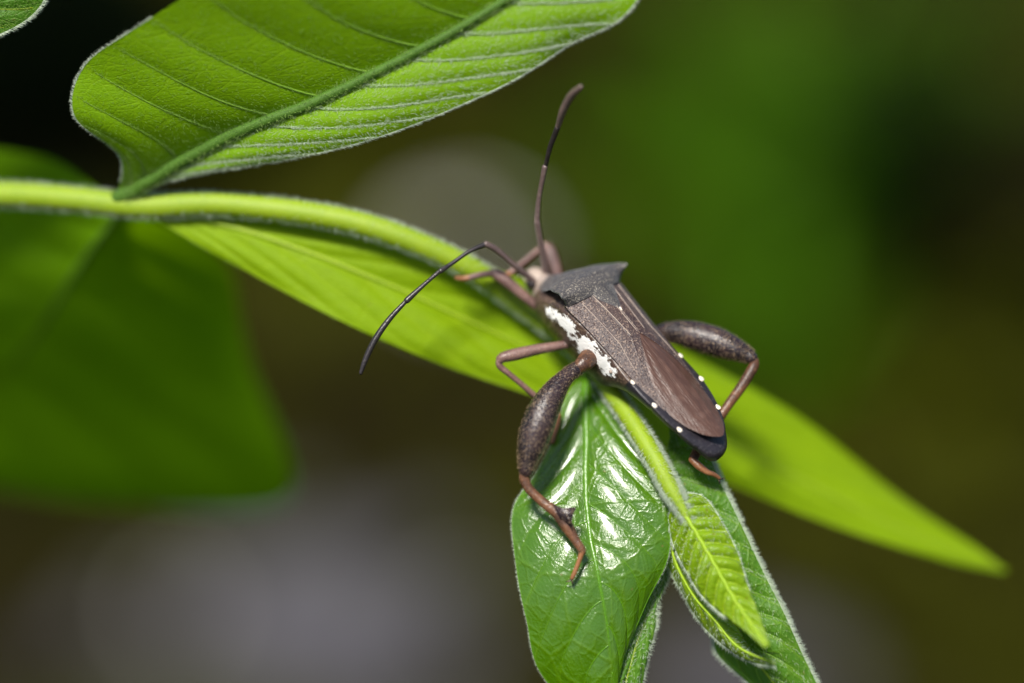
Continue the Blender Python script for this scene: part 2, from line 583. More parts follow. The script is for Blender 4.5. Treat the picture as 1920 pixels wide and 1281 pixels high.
# upper leaf, seen from below; backlit glow and dark midrib put into the colours
M_UPPER = leaf_material('upper_leaf', (0.155, 0.31, 0.0005), (0.21, 0.35, 0.004), (0.36, 0.58, 0.0005), tfac=0.3, rough=0.55, spec=0.22, nv=12, k=0.16,
                        vw=0.012, tert=12.0, bump=0.25, sheen=0.03, vein_mix=0.25, patch=0.22)
M_RIB = stem_material('upper_midrib', (0.052, 0.13, 0.001), (0.035, 0.095, 0.001), 0.7)
M_UV = stem_material('upper_vein', (0.13, 0.25, 0.002), (0.085, 0.19, 0.001), 0.7)
upper = Leaf(
    mid=[(226, 370, 0.93), (296, 326, 0.68), (450, 243, 0.27), (600, 185, 0.02), (760, 105, -0.2), (920, 15, -0.4), (1090, -100, -0.5), (1250, -220, -0.4)],
    left=[(222, 364, 0.93), (224, 298, 0.5), (140, 215, 0.12), (158, 125, -0.12), (260, 48, -0.42), (430, -50, -0.85), (740, -190, -1.2), (1240, -230, -0.5)],
    right=[(234, 374, 0.93), (330, 334, 0.62), (560, 296, 0.22), (760, 240, -0.05), (930, 165, -0.2), (1060, 88, -0.3), (1190, 5, -0.5), (1270, -215, -0.5)],
    mat=M_UPPER, label='broad upper leaf seen from below with a backlit glow put into its colour', nu=260, nvh=70, bl=0.04, br=0.10, nveins=12, k=0.16, furrow=0.024,
    ripple=0.012, seed=4, midrib=(0.085, 0.03), mid_mat=M_RIB, rib_up=0.45, veins=True, vein_mat=M_UV, vein_r=0.012, u0=0.1)
upper.edge_hair(-1, 900, 0.035, u=(0.05, 0.6), seed=31, rad=0.0013)
upper.edge_hair(1, 2000, 0.048, u=(0.08, 0.9), seed=32, rad=0.0015)
upper.face_hair(6500, 0.042, HAIR2, u=(0.05, 0.75), v=(-0.98, -0.05), seed=33, on_vein=0.4, rad=0.0012)
upper.face_hair(11000, 0.055, HAIR, u=(0.1, 0.85), v=(0.08, 0.98), seed=34, on_vein=0.6, rad=0.0014)
c, rr = upper.rib
r_ = np.random.default_rng(36)
i_ = r_.integers(2, 55, 2600)
t_ = nrm(c[i_ + 1] - c[i_])
x_ = nrm(np.cross(t_, -FW + 0 * t_))
y_ = np.cross(x_, t_)
th_ = r_.uniform(0, 6.283, 2600)
d_ = np.cos(th_)[:, None] * x_ + np.sin(th_)[:, None] * y_
hairs('midrib_hair', c[i_] + (c[i_ + 1] - c[i_]) * r_.random((2600, 1)) + d_ * rr[i_][:, None], d_ + t_ * 0.4 + r_.normal(0, 0.25, (2600, 3)), 0.05 * r_.uniform(0.5, 1.2, 2600), HAIR2, upper.o, seed=36)

# the corner of a further leaf at the upper left
M_DULL = leaf_material('hairy_leaf', (0.062, 0.175, 0.006), (0.13, 0.26, 0.008), (0.16, 0.36, 0.003), tfac=0.3, rough=0.5, spec=0.4, nv=11, k=0.22,
                       vw=0.014, tert=12.0, bump=0.4, sheen=0.25, vein_mix=0.75, patch=0.25)
corner = Leaf(mid=[(-420, 120, 0.5), (-300, 60, 0.3), (-180, 0, 0.15), (-40, -70, 0.0), (110, -150, -0.2)],
              left=[(-420, 118, 0.5), (-380, -20, 0.3), (-260, -110, 0.1), (-120, -160, 0.0), (110, -152, -0.2)],
              right=[(-415, 125, 0.5), (-240, 140, 0.2), (-60, 88, 0.05), (75, 12, 0.0), (112, -148, -0.2)],
              mat=M_DULL, label='corner of a hairy leaf near the broad upper leaf', nu=110, nvh=36, br=0.15, bl=0.1, nveins=9, k=0.22, furrow=0.03, midrib=(0.05, 0.02), veins=True,
              vein_r=0.01)
corner.edge_hair(1, 1500, 0.06, seed=41)
corner.face_hair(4000, 0.05, HAIR2, u=(0.3, 1), v=(0.0, 1), seed=42)

# long leaf hanging behind the insect
M_LONG = leaf_material('long_leaf', (0.20, 0.33, 0.0005), (0.25, 0.38, 0.001), (0.42, 0.62, 0.0005), tfac=0.35, rough=0.6, spec=0.2, nv=12, k=0.2,
                       vw=0.012, tert=8.0, bump=0.2, sheen=0.05, vein_mix=0.5, patch=0.3)
longl = Leaf(
    mid=[(275, 392, 1.0), (480, 440, 0.86), (720, 530, 0.88), (960, 640, 1.15), (1180, 740, 1.45), (1400, 850, 1.8), (1620, 960, 2.15), (1780, 1030, 2.35), (1885, 1070, 2.45)],
    left=[(285, 388, 1.05), (520, 402, 0.92), (800, 462, 0.98), (1060, 560, 1.45), (1270, 650, 1.95), (1480, 775, 2.3), (1660, 905, 2.5), (1790, 1005, 2.55), (1892, 1068, 2.5)],
    right=[(268, 398, 0.98), (430, 492, 0.85), (620, 592, 0.78), (830, 685, 0.88), (1060, 765, 1.15), (1300, 880, 1.55), (1560, 985, 1.95), (1760, 1048, 2.25), (1880, 1074, 2.45)],
    mat=M_LONG, label='long bright leaf hanging behind the insect', nu=170, nvh=36, bl=0.06, br=0.10, nveins=12, k=0.2, furrow=0.03, ripple=0.02, seed=9, midrib=(0.035, 0.008))
longl.edge_hair(1, 500, 0.03, HAIR2, seed=51, rad=0.0012)

# far leaf at the left, out of focus
M_FAR = leaf_material('far_leaf', (0.125, 0.275, 0.0005), (0.14, 0.29, 0.0008), (0.26, 0.5, 0.0005), tfac=0.45, rough=0.7, spec=0.12, nv=9, k=0.25,
                      vw=0.02, tert=6.0, bump=0.2, vein_mix=0.5, patch=0.4)
far = Leaf(
    mid=[(235, 385, 1.7), (150, 500, 2.6), (60, 640, 3.4), (-60, 760, 5.0), (-250, 900, 6.6)],
    left=[(245, 392, 1.7), (415, 480, 3.6), (470, 680, 4.8), (520, 955, 6.2), (-60, 900, 7.0)],
    right=[(225, 378, 1.7), (60, 290, 2.6), (-160, 300, 3.2), (-340, 480, 4.8), (-300, 880, 6.6)],
    mat=M_FAR, label='dark green leaf hanging from the node far behind', nu=90, nvh=30, bl=0.08, br=0.06, nveins=7, k=0.3, furrow=0.06, ripple=0.04, seed=12, midrib=(0.04, 0.012), mid_mat=M_RIB, rib_up=-0.5)

# glossy leaf under the insect
M_GLOSS = leaf_material('glossy_leaf', (0.058, 0.155, 0.0005), (0.11, 0.23, 0.001), (0.2, 0.42, 0.0005), tfac=0.25, rough=0.27, spec=0.7, nv=9, k=0.26,
                        vw=0.008, tert=6.0, bump=0.34, vein_mix=0.4, patch=0.25, coat=0.7)
M_GV = stem_material('glossy_midrib', (0.075, 0.20, 0.001), (0.055, 0.16, 0.001), 0.3)
M_VEIN = stem_material('pale_vein', (0.12, 0.26, 0.006), (0.09, 0.21, 0.005))
gloss = Leaf(
    mid=[(1104, 692, 0.74), (1099, 745, 0.55), (1099, 830, 0.33), (1098, 915, 0.14), (1106, 1000, 0.0), (1122, 1080, -0.12), (1138, 1170, -0.12), (1148, 1270, -0.04), (1150, 1380, 0.1)],
    left=[(1100, 694, 0.8), (1064, 742, 0.66), (1040, 815, 0.5), (1004, 890, 0.36), (962, 958, 0.22), (968, 1060, 0.1), (990, 1160, 0.06), (1020, 1270, 0.1), (1140, 1390, 0.2)],
    right=[(1108, 694, 0.8), (1150, 755, 0.6), (1205, 838, 0.24), (1244, 915, 0.04), (1254, 985, 0.0), (1249, 1052, -0.02), (1206, 1140, 0.02), (1168, 1250, 0.04), (1152, 1385, 0.1)],
    mat=M_GLOSS, label='glossy green leaf under the insect with white highlights', nu=260, nvh=60, bl=0.10, br=0.10, nveins=9, k=0.26, furrow=0.020, ripple=0.012, seed=3, midrib=(0.065, 0.018), mid_mat=M_GV,
    rib_up=-0.35, veins=True, vein_mat=M_GV, vein_r=0.0075, u0=0.04, margin=0.006, margin_mat=M_GV)
gloss.edge_hair(-1, 1400, 0.03, seed=61, u=(0.15, 1), rad=0.0013)
gloss.edge_hair(1, 800, 0.03, seed=62, u=(0.1, 0.7), rad=0.0013)

# narrow folded leaf below the glossy one
narrow = Leaf(
    mid=[(1262, 1000, 0.3), (1250, 1062, 0.24), (1222, 1130, 0.2), (1196, 1200, 0.16), (1172, 1290, 0.12), (1160, 1400, 0.2)],
    left=[(1260, 1000, 0.32), (1240, 1080, 0.22), (1204, 1135, 0.14), (1172, 1210, 0.1), (1146, 1290, 0.08), (1158, 1400, 0.2)],
    right=[(1266, 1002, 0.32), (1256, 1066, 0.26), (1240, 1120, 0.2), (1226, 1180, 0.16), (1204, 1290, 0.14), (1164, 1400, 0.2)],
    mat=M_DULL, label='narrow folded hairy leaf below the glossy leaf', nu=90, nvh=18, bl=0.25, br=0.3, nveins=7, k=0.3, furrow=0.02, ripple=0.008, seed=17, midrib=(0.02, 0.01))
narrow.edge_hair(-1, 800, 0.055, seed=66)
narrow.edge_hair(1, 900, 0.055, seed=67)
narrow.face_hair(1100, 0.05, HAIR, seed=68)

# folded leaf at the right, its underside out
fold = Leaf(
    mid=[(1262, 870, 0.42), (1262, 900, 0.42), (1290, 985, 0.38), (1330, 1075, 0.32), (1375, 1160, 0.27), (1420, 1240, 0.22), (1500, 1340, 0.25)],
    left=[(1256, 868, 0.42), (1246, 900, 0.52), (1256, 985, 0.55), (1290, 1075, 0.5), (1345, 1165, 0.42), (1350, 1235, 0.35), (1490, 1345, 0.25)],
    right=[(1252, 780, 0.42), (1318, 838, 0.30), (1352, 905, 0.26), (1400, 1005, 0.18), (1446, 1100, 0.14), (1484, 1180, 0.12), (1545, 1310, 0.18)],
    mat=M_DULL, label='long hairy leaf folded at the right of the bud', nu=200, nvh=44, bl=0.1, br=0.18, nveins=11, k=0.2, furrow=0.04, ripple=0.012, seed=21, midrib=(0.024, 0.01), veins=True, vein_mat=M_VEIN, vein_r=0.011, u0=0.02)
fold.edge_hair(1, 2600, 0.062, seed=71)
fold.edge_hair(-1, 900, 0.055, seed=72, u=(0.5, 1))
fold.face_hair(1200, 0.045, HAIR, seed=73, v=(0, 1), on_vein=0.6, rad=0.0013)
fold.face_hair(1800, 0.04, HAIR2, seed=74, v=(0, 1), rad=0.0013)

# young leaves of the bud
M_YOUNG = leaf_material('young_leaf', (0.20, 0.34, 0.006), (0.32, 0.45, 0.006), (0.40, 0.60, 0.004), tfac=0.35, rough=0.34, spec=0.55, nv=13, k=0.10,
                        vw=0.018, tert=16.0, bump=0.3, sheen=0.12, vein_mix=0.75, patch=0.2)
M_YRIB = stem_material('young_rib', (0.27, 0.40, 0.006), (0.2, 0.33, 0.005))
cup = Leaf(
    mid=[(1262, 940, 0.05), (1254, 985, 0.04), (1264, 1050, 0.0), (1298, 1115, -0.04), (1340, 1165, -0.1), (1385, 1215, -0.22), (1452, 1246, -0.4)],
    left=[(1258, 938, 0.1), (1243, 985, 0.12), (1252, 1055, 0.16), (1284, 1125, 0.16), (1330, 1185, 0.1), (1385, 1232, -0.06), (1454, 1249, -0.38)],
    right=[(1268, 940, 0.1), (1285, 1000, 0.22), (1315, 1060, 0.26), (1350, 1120, 0.22), (1380, 1170, 0.12), (1405, 1218, -0.06), (1456, 1243, -0.38)],
    mat=M_YOUNG, label='young leaf cupped around the smallest leaf of the bud', nu=120, nvh=24, bl=0.2, br=-0.1, nveins=11, k=0.12, furrow=0.02, ripple=0.006, seed=23, midrib=(0.018, 0.01), mid_mat=M_YRIB)
cup.edge_hair(-1, 1500, 0.05, seed=76)
cup.face_hair(700, 0.04, HAIR, seed=77)
young = Leaf(
    mid=[(1266, 928, -0.12), (1285, 965, -0.2), (1312, 1010, -0.26), (1342, 1062, -0.33), (1372, 1115, -0.42), (1405, 1165, -0.55), (1438, 1212, -0.72)],
    left=[(1260, 935, -0.06), (1256, 985, -0.02), (1272, 1045, -0.06), (1304, 1100, -0.14), (1342, 1142, -0.28), (1385, 1175, -0.48), (1434, 1216, -0.72)],
    right=[(1270, 926, -0.08), (1318, 930, -0.08), (1352, 978, -0.14), (1382, 1035, -0.22), (1402, 1095, -0.32), (1424, 1155, -0.5), (1444, 1210, -0.72)],
    mat=M_YOUNG, label='small yellow green leaf of the bud with deep furrows', nu=200, nvh=40, bl=0.14, br=0.16, nveins=13, k=0.10, furrow=0.065, ripple=0.004, seed=24, midrib=(0.026, 0.014), mid_mat=M_YRIB,
    veins=True, vein_mat=M_YRIB, vein_r=0.010)
young.edge_hair(-1, 1000, 0.05, seed=81, u=(0, 0.75))
young.edge_hair(1, 500, 0.03, seed=82, u=(0, 0.7))
young.face_hair(700, 0.035, HAIR, seed=83, u=(0, 0.5))

# ------------------------------------------------------------------ the insect
O_ = P(1111, 524, 0.24)
Xc = np.array([0.62, 0.323, -0.60])
Yc = np.array([1.25, -1.545, 0.458])
Xc /= np.linalg.norm(Xc)
Yc = Yc - Xc * Yc.dot(Xc)
Yc /= np.linalg.norm(Yc)
Zc = -np.cross(Xc, Yc)
cw = lambda v: v[0] * RX + v[1] * UP - v[2] * FW
BX, BY, BZ = cw(Xc), cw(Yc), cw(Zc)


def B(a, b, h):
    a, b, h = np.broadcast_arrays(np.asarray(a, float), np.asarray(b, float), np.asarray(h, float))
    return O_ + a[..., None] * BX + b[..., None] * BY + h[..., None] * BZ


bug = empty('leaf_footed_bug', B(0.0, 0.6, -0.78), 'brown leaf footed bug with swollen hind legs standing on the hairy shoot', 'insect')

# cuticle
nb, prb, cb = shell_material('bug_body', (0.07, 0.042, 0.032), (0.26, 0.19, 0.12), (0.02, 0.013, 0.012), sc=38, amt=0.5, rough=0.4, coord='lc')
wax = nb.attr('wax').outputs['Fac']
lc_ = nb.attr('lc').outputs['Vector']
wn_ = nb.noise(nb.n('ShaderNodeMapping', {'Vector': lc_, 'Scale': (1.0, 0.6, 1.0)}).outputs[0], 13.0, 6.0, 0.7)
wm_ = nb.ss(nb.math('ADD', wax, nb.math('MULTIPLY', nb.math('SUBTRACT', wn_, 0.5), 2.6)), 0.40, 0.60)
nb.set(prb.inputs['Base Color'], nb.mix(wm_, cb, (0.86, 0.84, 0.80)))
nb.set(prb.inputs['Roughness'], nb.math('ADD', nb.math('MULTIPLY', wm_, 0.35), 0.4))
M_BODY = nb.m
M_PRON = done(shell_material('pronotum_shell', (0.05, 0.045, 0.045), (0.42, 0.37, 0.29), (0.022, 0.021, 0.024), sc=66, amt=0.62, rough=0.5, bump=0.5, coord='lc', sheen=0.2, blotch=0.4))
M_WING = done(shell_material('forewing', (0.044, 0.024, 0.022), (0.42, 0.30, 0.22), (0.018, 0.011, 0.014), sc=62, amt=0.62, rough=0.48, bump=0.45, coord='lc', sheen=0.05, blotch=0.5))
M_LEG = done(shell_material('leg_shell', (0.028, 0.016, 0.018), (0.34, 0.24, 0.15), (0.008, 0.006, 0.009), sc=50, amt=0.55, rough=0.27, bump=0.45, blotch=0.9))
M_LEG2 = done(shell_material('slim_leg_shell', (0.17, 0.095, 0.08), (0.36, 0.24, 0.18), (0.08, 0.042, 0.04), sc=50, amt=0.4, rough=0.4, bump=0.3, blotch=0.6))
M_TIB = done(shell_material('tibia_shell', (0.13, 0.055, 0.026), (0.34, 0.17, 0.08), (0.022, 0.012, 0.010), sc=45, amt=0.4, rough=0.35, bump=0.3, blotch=0.75))
M_TARS = done(shell_material('tarsus_shell', (0.26, 0.11, 0.045), (0.38, 0.2, 0.09), (0.12, 0.05, 0.025), sc=45, amt=0.3, rough=0.35, bump=0.2, blotch=0.5))
M_ANT = done(shell_material('antenna_shell', (0.14, 0.095, 0.085), (0.3, 0.22, 0.18), (0.06, 0.04, 0.04), sc=38, amt=0.4, rough=0.4, bump=0.25, blotch=0.5))
M_ANTD = done(shell_material('antenna_dark_shell', (0.022, 0.017, 0.018), (0.1, 0.08, 0.07), (0.01, 0.008, 0.009), sc=38, amt=0.3, rough=0.36, bump=0.25, blotch=0.5))
M_HEAD = done(shell_material('head_shell', (0.34, 0.27, 0.22), (0.5, 0.42, 0.34), (0.14, 0.10, 0.09), sc=50, amt=0.5, rough=0.5, bump=0.3, blotch=0.6))
M_SPOT = done(shell_material('pale_spot', (0.82, 0.74, 0.62), (0.9, 0.85, 0.78), (0.6, 0.45, 0.33), sc=30, amt=0.4, rough=0.5, bump=0.1, blotch=0.25))
M_DARK = done(shell_material('dark_edge', (0.020, 0.017, 0.022), (0.10, 0.09, 0.09), (0.009, 0.008, 0.010), sc=38, amt=0.3, rough=0.36, bump=0.3, blotch=0.4, coord='lc'))

# body: head, thorax and abdomen in one skin; rows b, half width, top, bottom, height of the widest line
st = np.array([
    (-0.600, 0.020, -0.62, -0.66, -0.640), (-0.575, 0.070, -0.56, -0.71, -0.635), (-0.520, 0.105, -0.52, -0.75, -0.625), (-0.450, 0.118, -0.49, -0.77, -0.620), (-0.400, 0.108, -0.47, -0.76, -0.60),
    (-0.340, 0.150, -0.45, -0.78, -0.57), (-0.200, 0.27, -0.34, -0.82, -0.47), (0.0, 0.365, -0.12, -0.83, -0.28), (0.20, 0.385, -0.08, -0.82, -0.18), (0.50, 0.375, -0.07, -0.80, -0.15),
    (0.80, 0.372, -0.07, -0.72, -0.14), (1.0, 0.383, -0.08, -0.50, -0.125), (1.2, 0.388, -0.07, -0.36, -0.105), (1.4, 0.380, -0.065, -0.29, -0.09), (1.60, 0.352, -0.065, -0.26, -0.09),
    (1.76, 0.312, -0.07, -0.25, -0.10), (1.90, 0.258, -0.08, -0.26, -0.12), (2.02, 0.190, -0.10, -0.27, -0.15), (2.10, 0.135, -0.12, -0.28, -0.18), (2.14, 0.07, -0.15, -0.27, -0.205), (2.15, 0.015, -0.20, -0.24, -0.22)])
tt = np.linspace(0, 1, 150)
sb = spline(st, tt)
ns = 56
th = np.arange(ns) * 2 * math.pi / ns
A = sb[:, 1][:, None] * np.sign(np.cos(th)) * np.abs(np.cos(th)) ** np.where(np.sin(th) < 0, 0.95, 0.9)
Hh = np.where(np.sin(th) >= 0, sb[:, 4][:, None] + (sb[:, 2] - sb[:, 4])[:, None] * np.sin(th) ** 1.3 if False else sb[:, 4][:, None] + (sb[:, 2] - sb[:, 4])[:, None] * np.abs(np.sin(th)) ** 1.2,
              sb[:, 4][:, None] - (sb[:, 4] - sb[:, 3])[:, None] * np.abs(np.sin(th)) ** 0.9)
Bb = np.repeat(sb[:, 0][:, None], ns, 1)
# sutures between the segments of thorax and belly
for b0 in (0.02, 0.36, 0.78, 1.08, 1.40, 1.73, 1.97):
    A = A * (1 - 0.035 * np.exp(-((Bb - b0) / 0.018) ** 2))
wx = np.zeros_like(A)
side = np.clip((np.abs(A) - 0.16) / 0.12, 0, 1)
rel = (sb[:, 4][:, None] - Hh) / (sb[:, 4] - sb[:, 3])[:, None]
wx += 0.85 * np.exp(-((rel - 0.17) / 0.17) ** 2) * side * np.clip((Bb + 0.16) / 0.1, 0, 1) * np.clip((0.98 - Bb) / 0.14, 0, 1)
wx += 0.6 * np.exp(-((Bb - 0.52) / 0.12) ** 2) * np.exp(-((rel - 0.38) / 0.18) ** 2) * side
wx -= 0.6 * np.exp(-((Bb - 0.36) / 0.03) ** 2) * np.exp(-((rel - 0.1) / 0.2) ** 2)
bodyV = B(A, Bb, Hh).reshape(-1, 3)
body = mesh_obj('body', bodyV, grid_faces(len(tt), ns, True), M_BODY, bug, attrs={'wax': wx.ravel(), 'lc': np.stack([A, Bb, Hh], -1).reshape(-1, 3)})
body.data.materials.append(M_HEAD)
body.data.materials.append(M_DARK)
pb = np.repeat((sb[:-1, 0] + sb[1:, 0]) / 2, ns)
mi = np.where(pb < -0.33, 1, np.where(pb > 1.06, 2, 0)).astype(np.int32)
body.data.polygons.foreach_set('material_index', mi)


def patch(name, fa, nu, nv, mat, thick=0.012, label=None):
    """a plate over the back: fa(u, v) -> local a, b, h; closed by a turned-down rim"""
    u = np.linspace(0, 1, nu)
    v = np.linspace(0, 1, nv)
    UU, VV_ = np.meshgrid(u, v, indexing='ij')
    a, b, h = fa(UU, VV_)
    top = np.stack([a, b, h], -1)
    ring = np.concatenate([top[0, :], top[1:, -1], top[-1, -2::-1], top[-2:0:-1, 0]])
    low = ring.copy()
    cen = top.reshape(-1, 3).mean(0)
    low[:, :2] = low[:, :2] + (cen[:2] - low[:, :2]) * 0.03
    low[:, 2] -= thick
    allp = np.concatenate([top.reshape(-1, 3), ring, low])
    F = grid_faces(nu, nv)
    n0 = nu * nv
    m = len(ring)
    i = np.arange(m)
    F2 = np.stack([n0 + i, n0 + (i + 1) % m, n0 + m + (i + 1) % m, n0 + m + i], -1)
    o = mesh_obj(name, B(allp[:, 0], allp[:, 1], allp[:, 2]), np.vstack([F, F2]), mat, bug, attrs={'lc': allp})
    if label:
        o['label'] = label
    return o


def interp(x, xs, ys):
    return np.interp(x, xs, ys)


def smooth_interp(x, xs, ys):
    s = np.linspace(xs[0], xs[-1], 400)
    y = np.interp(s, xs, ys)
    ker = np.hanning(31)
    ker /= ker.sum()
    yp = np.pad(y, 15, mode='edge')
    y2 = np.convolve(yp, ker, 'valid')
    w = np.clip(np.minimum(s - s[0], s[-1] - s) / (0.05 * (s[-1] - s[0])), 0, 1)
    return np.interp(x, s, y * (1 - w) + y2 * w)


# shield of the thorax with its two shoulder spikes
def pron(u, v):
    lat = v * 2 - 1
    S_ = smooth_interp
    hw = S_(u, [0, 0.12, 0.35, 0.6, 0.76, 0.85, 0.92, 1.0], [0.135, 0.165, 0.285, 0.395, 0.445, 0.485, 0.43, 0.39])
    b = S_(u, [0, 0.2, 0.5, 0.76, 0.9, 1.0], [-0.385, -0.31, -0.17, -0.045, 0.06, 0.15])
    h = S_(u, [0, 0.2, 0.5, 0.76, 0.9, 1.0], [-0.46, -0.30, -0.075, 0.035, 0.055, 0.035])
    k = np.abs(lat)
    b = b + 0.035 * k ** 2 * np.clip((0.5 - u) / 0.3, 0, 1) - 0.05 * k ** 3 * np.clip((u - 0.8) / 0.2, 0, 1)
    drop = S_(u, [0, 0.3, 0.76, 1.0], [0.09, 0.12, 0.07, 0.14])
    spike = np.exp(-((u - 0.85) / 0.08) ** 2) * np.clip((k - 0.72) / 0.28, 0, 1) ** 2
    h = h - drop * k ** 2.2 + np.where(lat > 0, 0.085, 0.05) * spike
    h = h - 0.025 * np.exp(-((u - 0.18) / 0.05) ** 2) + 0.006 * np.sin(u * 19) * np.sin(k * 8) * (1 - k)
    return lat * hw, b + 0.02 * spike, h


patch('pronotum', pron, 90, 91, M_PRON, 0.03, 'blue grey shoulder shield with two pointed corners')


WE = lambda b: smooth_interp(b, [0.0, 0.15, 0.3, 0.6, 0.9, 1.2, 1.45, 1.6], [0.40, 0.40, 0.385, 0.37, 0.362, 0.345, 0.315, 0.28])
WMEM = lambda b: smooth_interp(b, [0.70, 0.74, 0.85, 1.0, 1.2, 1.4, 1.58, 1.75, 1.9, 1.98, 2.02], [0.0, 0.03, 0.095, 0.175, 0.25, 0.288, 0.285, 0.24, 0.165, 0.09, 0.02])


def wing_h(a, b):
    k = np.abs(a) / 0.38
    return 0.035 - 0.15 * k ** 1.7 - 0.02 * np.clip(b - 1.0, 0, 1)


def corium(sgn):
    def f(u, v):
        b = 0.06 + u * (1.50 - 0.06)
        outer = WE(b)
        inner = np.where(b < 0.72, -0.012 if sgn > 0 else 0.0, np.minimum(WMEM(b) - 0.012, outer - 0.004))
        a = outer * (1 - v) + inner * v
        h = wing_h(a, b) + (0.006 if sgn < 0 else 0.0)
        # raised wing veins
        for (v0, v1, w) in ((0.28, 0.36, 0.02), (0.62, 0.80, 0.018)):
            vc = v0 + (v1 - v0) * u
            h = h + 0.007 * np.exp(-((v - vc) / w) ** 2) * np.clip((0.9 - u) * 6, 0, 1)
        return sgn * a, b, h
    return f


patch('forewing', corium(-1), 150, 60, M_WING, 0.014)
patch('forewing', corium(1), 150, 60, M_WING, 0.014)
# pale veins on the two forewings
for sgn in (-1, 1):
    for (v0, v1, ub) in ((0.30, 0.38, 0.72), (0.60, 0.84, 0.44), (0.955, 0.955, 0.44)):
        u = np.linspace(0.07, ub, 30)
        a, b, h = corium(sgn)(u, v0 + (v1 - v0) * u)
        VV, FF = tube_geo(B(a, b, h + 0.001), np.linspace(0.006, 0.0035, 30), 7)
        mesh_obj('wing_vein', VV, FF, M_HEAD, bug)


def scut(u, v):
    lat = v * 2 - 1
    b = 0.10 + u * 0.32
    hw = 0.19 * (1 - u) ** 0.9 + 0.004
    a = lat * hw
    return a, b, wing_h(a, b) + 0.022 * (1 - lat ** 2 * 0.5) - 0.01 * u


patch('scutellum', scut, 30, 25, M_PRON, 0.02)
VV, FF = tube_geo(B(np.array([0.0, 0.0]), np.array([0.405, 0.43]), np.array([0.048, 0.044])), np.array([0.010, 0.008]), 10)
mesh_obj('scutellum_tip', VV, FF, M_SPOT, bug)

# membrane
NM = NT('wing_membrane')
lc_ = NM.attr('lc').outputs['Vector']
mp = NM.n('ShaderNodeMapping', {'Vector': lc_, 'Scale': (1.0, 0.12, 0.2)}).outputs[0]
st_ = NM.noise(mp, 70.0, 2.0)
c_ = NM.mix(NM.noise(lc_, 6.0, 4.0), (0.085, 0.043, 0.030), (0.055, 0.027, 0.020))
c_ = NM.mix(NM.ss(st_, 0.5, 0.7, 0.0, 0.4), c_, (0.14, 0.075, 0.052))
c_ = NM.mix(NM.ss(NM.noise(lc_, 9.0, 3.0), 0.5, 0.75, 0.0, 0.3), c_, (0.17, 0.10, 0.075))
bp = NM.n('ShaderNodeBump', {'Height': NM.math('ADD', st_, NM.math('MULTIPLY', NM.noise(lc_, 70.0, 2.0), 0.3)), 'Strength': 0.35, 'Distance': 0.02})
pr = NM.n('ShaderNodeBsdfPrincipled', {'Base Color': c_, 'Roughness': 0.36, 'Specular IOR Level': 0.5, 'Normal': bp.outputs[0]})
NM.t.links.new(pr.outputs[0], NM.out.inputs[0])


def memb(u, v):
    b = 0.70 + u * 1.32
    hw = WMEM(b)
    lat = v * 2 - 1
    a = lat * hw
    h = wing_h(a, b) - 0.006 + 0.005 * np.sin(lat * 14 + u * 3) * np.clip(u * 3, 0, 1) * np.clip((1 - u) * 4, 0, 1) * 0.5
    h = h + 0.004 * np.exp(-((lat + 0.72) / 0.10) ** 2) * np.clip(u * 4, 0, 1) * np.clip((0.75 - u) * 4, 0, 1)
    return a, b, h


patch('wing_membrane', memb, 90, 50, NM.m, 0.01, 'smooth brown wing membrane over the end of the abdomen')

# pale spots along the edge of the abdomen
for sgn in (-1, 1):
    for b0 in (1.09, 1.405, 1.735):
        w = np.interp(b0, st[:, 0], st[:, 1])
        e = np.interp(b0, st[:, 0], st[:, 4])
        m = 12
        ph, la = np.meshgrid(np.linspace(0, 2 * math.pi, 16, endpoint=False), np.linspace(-1.5, 1.5, 8))
        r0 = np.array([0.027, 0.031, 0.015]) * (1.0 if b0 > 1.3 else 0.9)
        a = sgn * (w - 0.020) + r0[0] * np.cos(la) * np.cos(ph)
        b = b0 + r0[1] * np.cos(la) * np.sin(ph) * (1 + 0.15 * np.sin(3 * ph))
        h = e + 0.016 + r0[2] * 0.45 * np.sin(la)
        mesh_obj('pale_spot', B(a, b, h).reshape(-1, 3), grid_faces(8, 16, True), M_SPOT, bug)

limb_later = []
# eyes and antennal bases
for sgn in (-1, 1):
    ph, la = np.meshgrid(np.linspace(0, 2 * math.pi, 18, endpoint=False), np.linspace(-1.57, 1.57, 10))
    a = sgn * 0.112 + 0.048 * np.cos(la) * np.cos(ph)
    b = -0.445 + 0.048 * np.cos(la) * np.sin(ph)
    h = -0.60 + 0.052 * np.sin(la)
    mesh_obj('eye', B(a, b, h).reshape(-1, 3), grid_faces(10, 18, True), M_ANTD, bug)

HEADP = B(0.0, -0.52, -0.62)


def limb(name, cps, mat, parent, n=40, ns=16, flat=1.0, seed=0, extra=None):
    pts, rad = pix_path(cps, n)
    VV, FF = tube_geo(pts, rad, ns, flat)
    VV = wobble(VV, 0.0025, 9.0, seed)
    if extra is not None:
        V2, F2 = extra
        FF = np.vstack([FF, F2 + len(VV)])
        VV = np.vstack([VV, V2])
    return mesh_obj(name, VV, FF, mat, parent)


def bristles(o, cps, n, ln, seed, mat):
    pts, rad = pix_path(cps, 60)
    r = np.random.default_rng(seed)
    i = r.integers(0, 58, n)
    t = nrm(pts[i + 1] - pts[i])
    x = nrm(np.cross(t, -FW + 0 * t))
    y = np.cross(x, t)
    th = r.uniform(0, 6.283, n)
    d = np.cos(th)[:, None] * x + np.sin(th)[:, None] * y
    p = pts[i] + (pts[i + 1] - pts[i]) * r.random((n, 1)) + d * rad[i][:, None]
    hairs('bristle', p, d + t * 0.8, ln * r.uniform(0.5, 1.2, n), mat, o, rad=0.0014, seed=seed)


M_BRIS = hair_material('bristle', (0.42, 0.30, 0.18))

